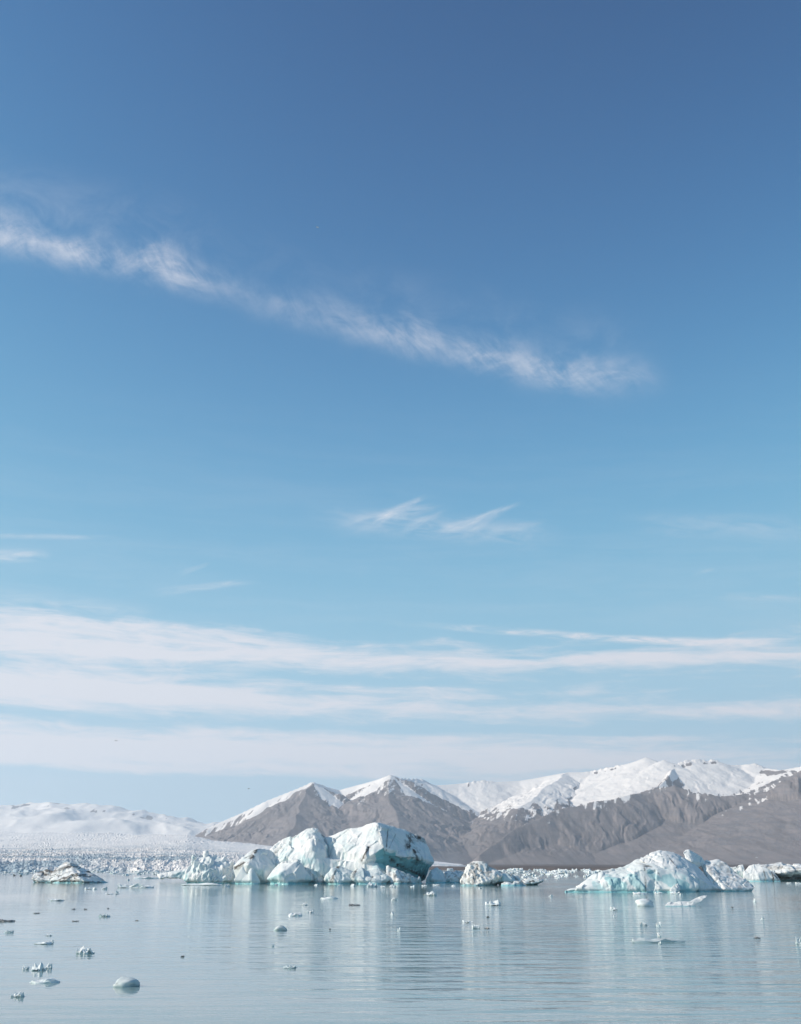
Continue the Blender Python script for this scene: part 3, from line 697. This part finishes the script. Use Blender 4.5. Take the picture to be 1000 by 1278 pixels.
# --- turquoise berg on the right
YR = shore_y(1113.5)
rb = root('iceberg', 800, 1113, YR + 4, 'turquoise wedge iceberg with scalloped front, snow cap and a round knob')
kids = [ice('ice_wedge', [[(703, 1112, 0), (712, 1107, 1), (730, 1099, 2), (750, 1090, 3), (765, 1086, 3.5), (782, 1079, 4), (798, 1074, 4.5), (704, 1118, 0), (740, 1120, -1.5), (790, 1121, -2), (830, 1121, -2.5), (872, 1119, -1),
                           (735, 1106, -0.6), (770, 1096, -0.6), (800, 1086, 0), (835, 1084, 0.5), (862, 1094, -0.3), (872, 1104, -0.5), (850, 1078, 4), (720, 1114, 8), (800, 1082, 11), (868, 1085, 10), (868, 1116, 11), (720, 1116, 8)]],
            YR, 0.115, big=0.45, flute=0.45, facet=0.26, size=5.4, teal=[((762, 1098), (774, 1108), 1.0, 0.75), ((789, 1096), (797, 1108), 0.9, 0.65), ((832, 1098), (852, 1108), 1.1, 0.7), ((743, 1104), (752, 1110), 0.6, 0.55), ((811, 1089), (819, 1096), 0.7, 0.65)], hollow=1.15, tilt=0.1, seed=42, blue=0.25, bluepatch=1.0, notch=0.35, notch_h=0.45,
            streaks=[((805, 1080), (803, 1112), 0.12, 0.8), ((799, 1081), (812, 1081), 0.14, 0.9), ((819, 1086), (822, 1091), 0.12, 0.8), ((790, 1074), (815, 1082), 0.15, 0.5)]),
        ice('snow_cap', [[(797, 1073, 3.5), (800, 1068, 4.5), (812, 1064, 4.5), (822, 1061.5, 5), (832, 1061, 5), (840, 1063, 5.5), (852, 1070, 6), (866, 1078, 6.5), (880, 1092, 5.5), (890, 1103, 4.5), (899, 1110, 4), (899, 1118, 4),
                          (845, 1084, 1.2), (828, 1083, 1.0), (812, 1080, 1.6), (868, 1094, 0.8), (874, 1110, 1), (874, 1118, 1), (810, 1075, 11), (850, 1075, 12), (890, 1108, 11)]],
            YR, 0.115, big=0.25, flute=0.10, facet=0.12, size=3.4, seed=45, blue=0.05, bluepatch=0.2, notch=0.3, notch_h=0.4,
            streaks=[((840, 1067), (848, 1085), 0.12, 0.8), ((848, 1085), (856, 1093), 0.10, 0.5), ((862, 1104), (866, 1110), 0.2, 0.8)]),
        ice('ice_knob', [[(853, 1064, 7), (855, 1061, 7.5), (861, 1061, 7.5), (868, 1065, 8), (876, 1069, 8), (881, 1077, 8), (864, 1075, 6), (856, 1071, 6.5), (858, 1064, 10), (876, 1072, 11), (870, 1085, 7), (860, 1080, 8)]],
            YR, 0.10, big=0.15, flute=0.05, facet=0.12, size=2.2, seed=47, blue=0.05, bluepatch=0.2, notch=0),
        ice('snow_slope', [[(876, 1078, 8), (882, 1074, 8.5), (897, 1073.5, 9), (904, 1078, 8.5), (914, 1086, 7.5), (926, 1096, 6.5), (938, 1104.5, 5.5), (944, 1106, 5.5), (884, 1086, 6), (905, 1109, 3), (905, 1118, 3), (935, 1111, 4.5), (938, 1116, 5), (890, 1112, 4), (890, 1118, 5),
                            (890, 1082, 14), (930, 1108, 13)]],
            YR, 0.115, big=0.25, flute=0.10, facet=0.16, size=3.0, seed=50, blue=0.0, bluepatch=0.15, notch=0.2, notch_h=0.4, dirt=0.35),
        ice('ice_boulder', [[(836, 1111, -2.6), (841, 1105, -2), (846, 1102, -1.6), (849, 1108, -1.8), (848, 1118, -2), (836, 1119, -2.8), (843, 1118, -3.2), (845, 1108, 1)]],
            YR, 0.08, big=0.12, flute=0.1, facet=0.2, size=1.4, seed=52, blue=0.1, notch=0.1, notch_h=0.3)]
adopt(rb, kids)

# --- berg at the right edge
YE = shore_y(1100.5)
eb = root('iceberg', 960, 1100, YE + 4, 'broad pale berg with rounded mint face, dark seams and shaded overhanging ledge')
kids = [ice('ice_face', [[(927, 1092, 2), (930, 1086, 3), (936, 1081, 4), (944, 1079, 4), (953, 1083, 2.5), (960, 1086, 2), (966, 1088, 2), (971, 1094, 1.5), (975, 1100, 1), (940, 1099, 0.5), (930, 1108, 1), (955, 1108, -1), (975, 1108, 0), (945, 1090, 1), (935, 1088, 10), (970, 1095, 10), (930, 1106, 10), (975, 1106, 10)]],
            YE, 0.14, big=0.25, flute=0.15, facet=0.25, size=4, seed=55, blue=0.08, bluepatch=0.18, notch=0.35,
            streaks=[((955, 1082), (957, 1100), 0.22, 0.9), ((966, 1089), (967, 1100), 0.35, 1.0), ((969, 1092), (974, 1098), 0.3, 0.9), ((935, 1086), (940, 1098), 0.1, 0.4)]),
        ice('ice_ledge', [[(945, 1080, 10), (960, 1078.5, 12), (1000, 1079, 12), (1070, 1079, 12), (968, 1090, 4), (975, 1090, 3), (1000, 1085, 3), (1070, 1086, 4), (980, 1092, 6), (1000, 1090, 6), (1070, 1091, 7), (960, 1090, 24), (1070, 1086, 26)],
                          [(960, 1088, 11), (1070, 1088, 11), (965, 1108, 10), (1070, 1108, 10), (965, 1104, 24), (1070, 1104, 24)]],
            YE, 0.17, big=0.45, flute=0.25, facet=0.5, size=4, seed=58, blue=0.1, bluepatch=0.2, notch=0.3, dirt=0.4,
            streaks=[((962, 1084), (985, 1082), 0.5, 0.7), ((972, 1092), (1000, 1087), 0.22, 0.8), ((1000, 1087), (1060, 1085), 0.2, 0.7), ((985, 1084), (1060, 1083), 0.15, 0.6), ((975, 1096), (1068, 1096), 0.7, 0.85)]),  # last streak paints the shade on the wall below the ledge
        ice('ice_horn', [[(920, 1087, 6), (921, 1080, 7), (927, 1079, 7.5), (929, 1086, 6), (916, 1089, 6), (927, 1090, 6), (925, 1084, 12), (918, 1106, 7), (929, 1106, 7), (922, 1106, 12)], [(908, 1084, 9), (920, 1082, 9), (920, 1090, 8), (908, 1088, 8), (915, 1086, 14), (910, 1106, 9), (922, 1106, 9), (914, 1106, 13)]],
            YE, 0.13, big=0.25, flute=0.1, facet=0.3, size=2.5, seed=60, blue=0.1, notch=0.2, streaks=[((905, 1084), (918, 1084), 0.35, 0.8)])]
adopt(eb, kids)

# --- striped berg on the left
YL = shore_y(1102)
lb = root('iceberg', 88, 1102, YL + 4, 'tent shaped iceberg with brown stripes on one side and smooth blue shade')
kids = [ice('ice_ridge', [[(66, 1088, 3), (74, 1081, 4), (80, 1077.5, 4), (85, 1076, 4), (90, 1078.5, 4.5), (105, 1084.5, 5.5), (118, 1090.5, 6), (128, 1096.5, 6), (137, 1101.5, 6), (60, 1098, 0), (94, 1091, -2.5), (105, 1100, -5.5), (106, 1108, -5.5), (78, 1108, -3), (60, 1108, 0.5), (138, 1106, 6),
                           (85, 1085, 12), (130, 1102, 11), (66, 1104, 11)]],
            YL, 0.15, big=0.2, flute=0.2, facet=0.3, size=3.5, tilt=2.0, seed=63, blue=0.1, bluepatch=0.2, notch=0.5, bands=0.85, band_dir=(-0.28, 0.15, 1.0),
            streaks=[((104, 1084), (124, 1094), 0.22, 0.8), ((78, 1100), (104, 1099), 0.35, 1.0), ((98, 1096), (104, 1099), 0.3, 1.0)]),
        ice('ice_foot', [[(40, 1096, 3), (44, 1090, 4), (52, 1086, 5), (62, 1086, 5), (70, 1090, 4), (41, 1101, 2), (60, 1103, 1), (72, 1106, 1), (41, 1108, 2), (60, 1108, 1), (45, 1094, 11), (68, 1090, 11), (42, 1106, 11), (70, 1106, 11)]],
            YL, 0.15, big=0.3, flute=0.2, facet=0.4, size=3, seed=66, blue=0.0, bluepatch=0.15, notch=0.5, bands=0.85, band_dir=(0.3, 0.15, 1.0),
            streaks=[((42, 1092), (50, 1096), 0.35, 1.0), ((44, 1102), (60, 1102), 0.25, 0.9)])]
adopt(lb, kids)


# ------------------------------------------------------------------ brash ice and small floes
def chunk(seed, kind):
    """a unit sized piece of floating ice, its waterline at z = 0"""
    bm = bmesh.new(); bmesh.ops.create_icosphere(bm, subdivisions=3 if kind != 'tiny' else 2, radius=0.5)
    v = np.array([x.co[:] for x in bm.verts]); fi = np.array([[x.index for x in f.verts] for f in bm.faces]); bm.free()
    n = v / np.linalg.norm(v, axis=1)[:, None]; r = np.random.default_rng(seed)
    q = v * 2 + seed * 7.3
    if kind == 'round':
        p = v * [1, 0.8, 0.75] + n * (fbm(q * 1.0, 3, seed) * 0.16 + facets(q * 1.3, seed) * 0.05 + fbm(q * 5, 2, seed + 4) * 0.025)[:, None]; p[:, 2] += 0.10
    elif kind == 'flat':
        p = v * [1, 0.7, 0.22]; w = fbm(q * 1.3, 3, seed)
        p += n * (w * 0.12)[:, None]; p[:, 2] += 0.02 + np.maximum(0, fbm(q * np.array([2.2, 1.5, 0]), 3, seed + 3)) * 0.22 * (n[:, 2] > 0)
    else:
        p = v * [1, 0.7, 0.45]
        p += n * (facets(q * 1.5, seed) * 0.22 + fbm(q * 2, 2, seed) * 0.12)[:, None]
        p[:, 2] += np.maximum(0, perlin(q * np.array([2.6, 2.0, 0]), seed + 2)) * 0.85 * (n[:, 2] > -0.1)
    x = p[:, 0]; p[:, 0] = (x - x.min()) / (x.max() - x.min()) - 0.5
    t = p[:, 2].max()
    bl = np.clip(0.25 + fbm(q, 2, seed + 8) * 0.8 + 0.8 * (1 - sstep(p[:, 2], 0.0, 0.06)), 0, 1)
    return mesh_from('chunk', p, fi, smooth=(kind == 'round'), attrs={'blue': bl, 'dirt': np.clip(fbm(q * 1.6, 3, seed + 5) * 1.6 - 0.5, 0, 0.7)}), t


KINDS = {k: [chunk(100 + 10 * i + j, k) for j in range(n)] for i, (k, n) in enumerate((('round', 3), ('flat', 6), ('jag', 7), ('tiny', 6)))}
DARK = make_plain('dirty_ice', (0.10, 0.10, 0.10), (0.26, 0.26, 0.25), 6.0, 0.4)
for k, l in KINDS.items():
    for me, _ in l: me.materials.append(M_FLOE)


def floe(kind, i, px, py, w, h, label, group=None, cat='ice chunk', name='ice_chunk', mt=None, flip=1, rz=None, depth=1.0):
    me, top = KINDS[kind][i % len(KINDS[kind])]
    Y = shore_y(py); s = Y / F * math.cos(TH)
    o = link(name, me)
    p = at(px, py, Y)
    o.location = (p[0], Y, 0.0); o.scale = (w * s * flip, w * s * depth, h * s / top)
    o.rotation_euler[2] = random.uniform(-0.3, 0.3) if rz is None else rz
    if mt: o.material_slots[0].link = 'OBJECT'; o.material_slots[0].material = mt
    return tag(o, label, cat, group)


# pieces that can be told apart
floe('round', 0, 158, 1231, 31, 11, 'smooth rounded grey lump of clear ice alone on the near water', mt=M_GREY, rz=0.1)
floe('jag', 0, 106, 1190, 24, 9, 'white saw-toothed ice chunk with upright tip on calm water'); 
floe('jag', 3, 48, 1211, 20, 10, 'spiky white ice chunk with a thin hooked tail'); floe('jag', 4, 61, 1209, 8, 8, 'thin hooked ice tail touching the spiky white chunk')
floe('jag', 1, 32, 1210, 8, 6, 'small white ice nub beside the spiky chunk')
floe('flat', 0, 56, 1226, 38, 5, 'long narrow flat strip of ice with a lump at one end'); floe('jag', 2, 23, 1244, 17, 6, 'small low pair of white ice nubs below the long flat strip')
floe('flat', 1, 55, 1178, 24, 3, 'thin flat ice sliver with one raised splinter'); floe('jag', 4, 65, 1177, 4, 5, 'tiny raised splinter on the thin ice sliver')
floe('flat', 2, 12, 1164, 12, 3, 'thin translucent ice plate behind the ice sliver', mt=M_GREY); floe('flat', 3, 9, 1150, 22, 3, 'flat ice plate with a dark edge beyond the sliver', mt=DARK)
floe('jag', 5, 131, 1144, 15, 4, 'low translucent ice mound on open calm water', mt=M_GREY); floe('flat', 4, 70, 1124, 24, 2, 'flat row of ice crumbs before the tent shaped iceberg')
floe('jag', 6, 165, 1108, 38, 5.5, 'low lumpy white floe with dirty specks before the glacier', cat='ice floe', name='ice_floe', depth=0.5)
floe('flat', 5, 180, 1108, 24, 3.5, 'low white floe tail trailing the lumpy speckled floe', cat='ice floe', name='ice_floe')
floe('flat', 1, 252, 1105, 56, 3.2, 'flat white ice shelf at the foot of the jagged toothed block', cat='ice floe', name='ice_floe', depth=0.35)
floe('round', 1, 805, 1131, 23, 9, 'domed white floe in front of the turquoise wedge iceberg', cat='ice floe', name='ice_floe')
YF = shore_y(1131)
tag(ice('ice_floe', [[(830, 1130, 0), (834, 1126.5, 0.4), (846, 1125.5, 0.6), (862, 1124.5, 0.6), (869, 1126, 0.4), (868, 1133, 0), (832, 1134, 0), (850, 1134, -0.5), (836, 1130, 1.8), (866, 1129, 1.8), (850, 1133, 1.5)],
                     [(858, 1126, 0.2), (868, 1121, 0.6), (877, 1117.5, 0.8), (883, 1117, 0.9), (882, 1120, 0.6), (874, 1126, 0.3), (866, 1131, 0.2), (870, 1124, 1.6), (880, 1119, 1.6), (860, 1131, 1.6)]],
        YF, 0.05, big=0.06, flute=0.03, facet=0.10, fine=0.02, size=1.0, seed=81, blue=0.05, bluepatch=0.1, notch=0.04, notch_h=0.1),
    'long white floe with upturned end before the turquoise iceberg', 'ice floe')
floe('flat', 2, 822, 1176, 68, 5, 'long half sunken grey ice raft on rippled water', mt=M_GREY, cat='ice floe', name='ice_floe', depth=0.25)
floe('flat', 3, 800, 1115.5, 22, 2.5, 'flat white plate against the turquoise iceberg foot'); floe('flat', 4, 843, 1115.5, 14, 3, 'small flat plate by the boulder of the turquoise iceberg'); floe('flat', 5, 822, 1115.5, 10, 2.5, 'tiny flat plate between two plates at the turquoise iceberg')
floe('jag', 0, 464, 1107, 15, 6.5, 'white ice knob floating under the largest iceberg cracks'); floe('jag', 2, 538, 1118, 17, 6, 'cluster of white ice nubs floating before the blue block')
floe('jag', 3, 616, 1130, 23, 7, 'spread cluster of white ice nubs before the cream iceberg'); floe('flat', 2, 369, 1143, 18, 3.5, 'flat pale ice plate on water before the largest iceberg')
floe('round', 2, 350, 1161, 17, 6, 'rounded half sunken grey ice lump before the largest iceberg', mt=M_GREY); floe('flat', 0, 411, 1122, 24, 3.5, 'short row of white crumbs before the largest iceberg')
floe('flat', 3, 443, 1130, 15, 2.2, 'dark flat ice plate before the largest iceberg', mt=DARK); floe('flat', 4, 362, 1208, 17, 3, 'low translucent ice plate alone on near open water', mt=M_GREY)
floe('jag', 6, 998, 1178, 9, 9, 'white ice nub on rippled water far from the bergs')
def bit_label(px, py):
    if px < 200: return 'tiny white ice bit adrift on calm water off the glacier front'
    if px < 520 and py < 1110: return 'tiny white ice crumb floating at the foot of the largest iceberg'
    if px < 510: return 'tiny white ice bit on open water before the largest iceberg'
    if px < 700: return 'tiny white ice bit on the water before the cream ribbed iceberg'
    if px < 880: return 'tiny white ice bit on the water before the turquoise wedge iceberg'
    return 'tiny white ice bit on the water before the pale berg with dark seams'


for i, (px, py, w, h) in enumerate([(61, 1168, 9, 2.2), (140, 1116, 18, 1.5), (146, 1115, 4, 4), (110, 1110, 11, 3), (118, 1110, 6, 2.5), (131, 1110, 8, 3.5), (284, 1107, 8, 4.5), (380, 1130, 8, 3), (387, 1139, 9, 4), (341, 1181, 3, 3), (441, 1106, 7, 3),
                                    (490, 1107, 9, 3.5), (493, 1124, 9, 5), (490, 1142, 5, 5), (498, 1162, 4, 4.5), (585, 1151, 15, 2.5), (594, 1159, 11, 5.5), (688, 1119, 6, 3), (766, 1136, 9, 5.5), (803, 1155, 11, 5), (822, 1156, 6.5, 5.5), (823, 1169, 4.5, 4.5),
                                    (942, 1126, 4, 5), (952, 1148, 5, 5), (850, 1117, 4, 2.5), (530, 1106, 8, 2), (515, 1107, 6, 2), (478, 1108, 6, 2.5), (160, 1099, 4, 2), (824, 1179, 4, 4), (767, 1144, 2.5, 3), (566, 1106, 6, 1.6), (545, 1105, 10, 1.8),
                                    (345, 1104.5, 5, 1.6), (395, 1105, 6, 1.6), (425, 1105, 5, 1.5), (600, 1109, 6, 1.5), (910, 1110, 5, 1.5), (895, 1112, 6, 1.6), (996, 1103, 7, 1.8), (985, 1102.5, 8, 1.6)]):
    floe('tiny' if w < 8 else 'jag', i, px, py, w, h, bit_label(px, py), 'ice bits drifting on open water', flip=random.choice((1, -1)))
LABD = 'tiny dark dirty ice bit drifting low on open water'
for i, (px, py, w, h) in enumerate([(228, 1194, 5, 1.6), (92, 1135, 5, 1.2), (107, 1135, 4, 1.2), (94, 1150, 9, 1.2), (46, 1140, 9, 1), (608, 1159, 7, 2), (609, 1145, 4, 2), (945, 1171, 9, 1.6), (914, 1133, 3, 2), (18, 1093.2, 3, 2.4), (26, 1093.8, 3, 2.4), (171, 1149, 5, 1.2), (412, 1160, 3, 1.4), (135, 1134, 3, 1)]):
    floe('tiny', i, px, py, w, h, LABD, 'dark ice bits drifting on open water', mt=DARK)
floe('jag', 1, 704, 1090, 14, 6, 'white brash ice hump rising above the band by the brown shore', 'brash ice off the shore')
# bands of brash ice at the far side of the lagoon
n = 0
while n < 190:
    py = 1085.8 + 12 * random.random() ** 1.6; px = random.uniform(612, 775) if random.random() < 0.85 else random.uniform(540, 930)
    if py > 1091 and not (640 < px < 735): continue
    if py > 1095 and px > 700: continue
    w = random.uniform(2.5, 10) * (1.3 if random.random() < .15 else 0.9); n += 1
    floe('tiny' if w < 6 else random.choice(('flat', 'jag')), n, px, py, w, random.uniform(1.0, 2.5) * (1.5 if w > 7 else 1), 'white brash ice piece packed in the band off the brown shore', 'brash ice off the shore', depth=random.uniform(1, 3), flip=random.choice((1, -1)))
n = 0
while n < 95:
    px = random.uniform(-40, 232); py = random.uniform(1087.2, 1092.5)
    if 36 < px < 140 and py > 1091: continue
    w = random.uniform(3, 12) if py < 1090.5 else random.uniform(2, 8); n += 1
    floe('tiny' if w < 6 else random.choice(('flat', 'jag')), n, px, py, w, random.uniform(0.9, 2.6), 'white brash ice piece afloat along the front of the glacier', 'brash ice along the glacier front', depth=random.uniform(1, 3), flip=random.choice((1, -1)))
floe('flat', 2, 183, 1096.5, 32, 2.6, 'flat tabular floe with dark underside near the glacier front', cat='ice floe', name='ice_floe', depth=0.6)


# ------------------------------------------------------------------ birds
M_DBIRD = make_plain('dark_feathers', (0.05, 0.05, 0.055), (0.09, 0.085, 0.08), 9.0, 0.7)
M_WBIRD = make_plain('white_feathers', (0.80, 0.80, 0.80), (0.72, 0.73, 0.75), 9.0, 0.7)


def bird(px, py, Y, span, m, label, head):
    """gliding sea bird: a tapered body with beak and tail, two bent wings"""
    t = np.linspace(0, 1, 11); rad = np.array([0.004, 0.022, 0.042, 0.046, 0.062, 0.072, 0.066, 0.05, 0.034, 0.026, 0.02]) * 1.05
    ang = np.linspace(0, 2 * math.pi, 10, endpoint=False)
    fl = np.interp(t, [0, 0.8, 1], [1, 0.8, 0.25]); sd = np.interp(t, [0, 0.75, 1], [1, 1, 2.6])
    v = np.array([[rad[i] * sd[i] * math.cos(a), 0.28 - 0.62 * t[i], rad[i] * fl[i] * math.sin(a)] for i in range(11) for a in ang])
    i = np.arange(110).reshape(11, 10); j = np.roll(i, -1, 1)
    f = np.stack([i[:-1], j[:-1], j[1:], i[1:]], -1).reshape(-1, 4)
    r = bpy.data.objects.new('sea_bird', None); COL.objects.link(r); r.location = at(px, py, Y); r.rotation_euler = (0, 0, head); r.scale = (span,) * 3; r.empty_display_size = 0.3
    tag(r, label, 'bird')
    link('body', mesh_from('body', v, f), m, r)
    for s in (-1, 1):
        ys = [(0.03, 0.10, -0.08, 0.02), (0.20, 0.15, -0.05, 0.10), (0.36, 0.10, -0.05, 0.09), (0.50, -0.04, -0.08, 0.05)]
        vv = []
        for x, le, te, z in ys:
            vv += [(s * x, le, z), (s * x, te, z - 0.004), (s * x, (le * .7 + te * .3), z + 0.012)]
        ff = []
        for k in range(3):
            a = 3 * k
            ff += [[a, a + 3, a + 5, a + 2], [a + 2, a + 5, a + 4, a + 1], [a + 1, a + 4, a + 3, a]]
        link('wing', mesh_from('wing', vv, ff), m, r)


bird(145, 924.6, 260, 1.15, M_DBIRD, 'dark sea bird gliding before the low cloud bank', 0.7)
bird(310.5, 984.4, 330, 1.15, M_DBIRD, 'dark sea bird flying in clear sky over the mountain flank', -0.5)
bird(396.5, 283.8, 240, 1.1, M_WBIRD, 'white sea bird soaring high above the long cloud streak', 0.9)
bird(944.6, 1070.2, 230, 0.9, M_WBIRD, 'white sea bird crossing in front of the grey mountain face', 1.2)

# ------------------------------------------------------------------ air
bm = bmesh.new(); bmesh.ops.create_cube(bm, size=1.0); me = bpy.data.meshes.new('haze'); bm.to_mesh(me); bm.free()
hz = link('haze', me); hz.scale = (50000, 20600, 1260); hz.location = (0, 7100, 622)
m = bpy.data.materials.new('haze_air'); m.use_nodes = True; m.node_tree.nodes.clear(); q = G(m.node_tree)
pv = q.node('ShaderNodeVolumePrincipled'); pv.inputs['Color'].default_value = (0.88, 0.935, 1.0, 1); pv.inputs['Density'].default_value = 6.0e-5
pv.inputs['Anisotropy'].default_value = 0.2
mo = q.node('ShaderNodeOutputMaterial'); q.l.new(pv.outputs[0], mo.inputs['Volume'])
me.materials.append(m); tag(hz, kind='stuff')
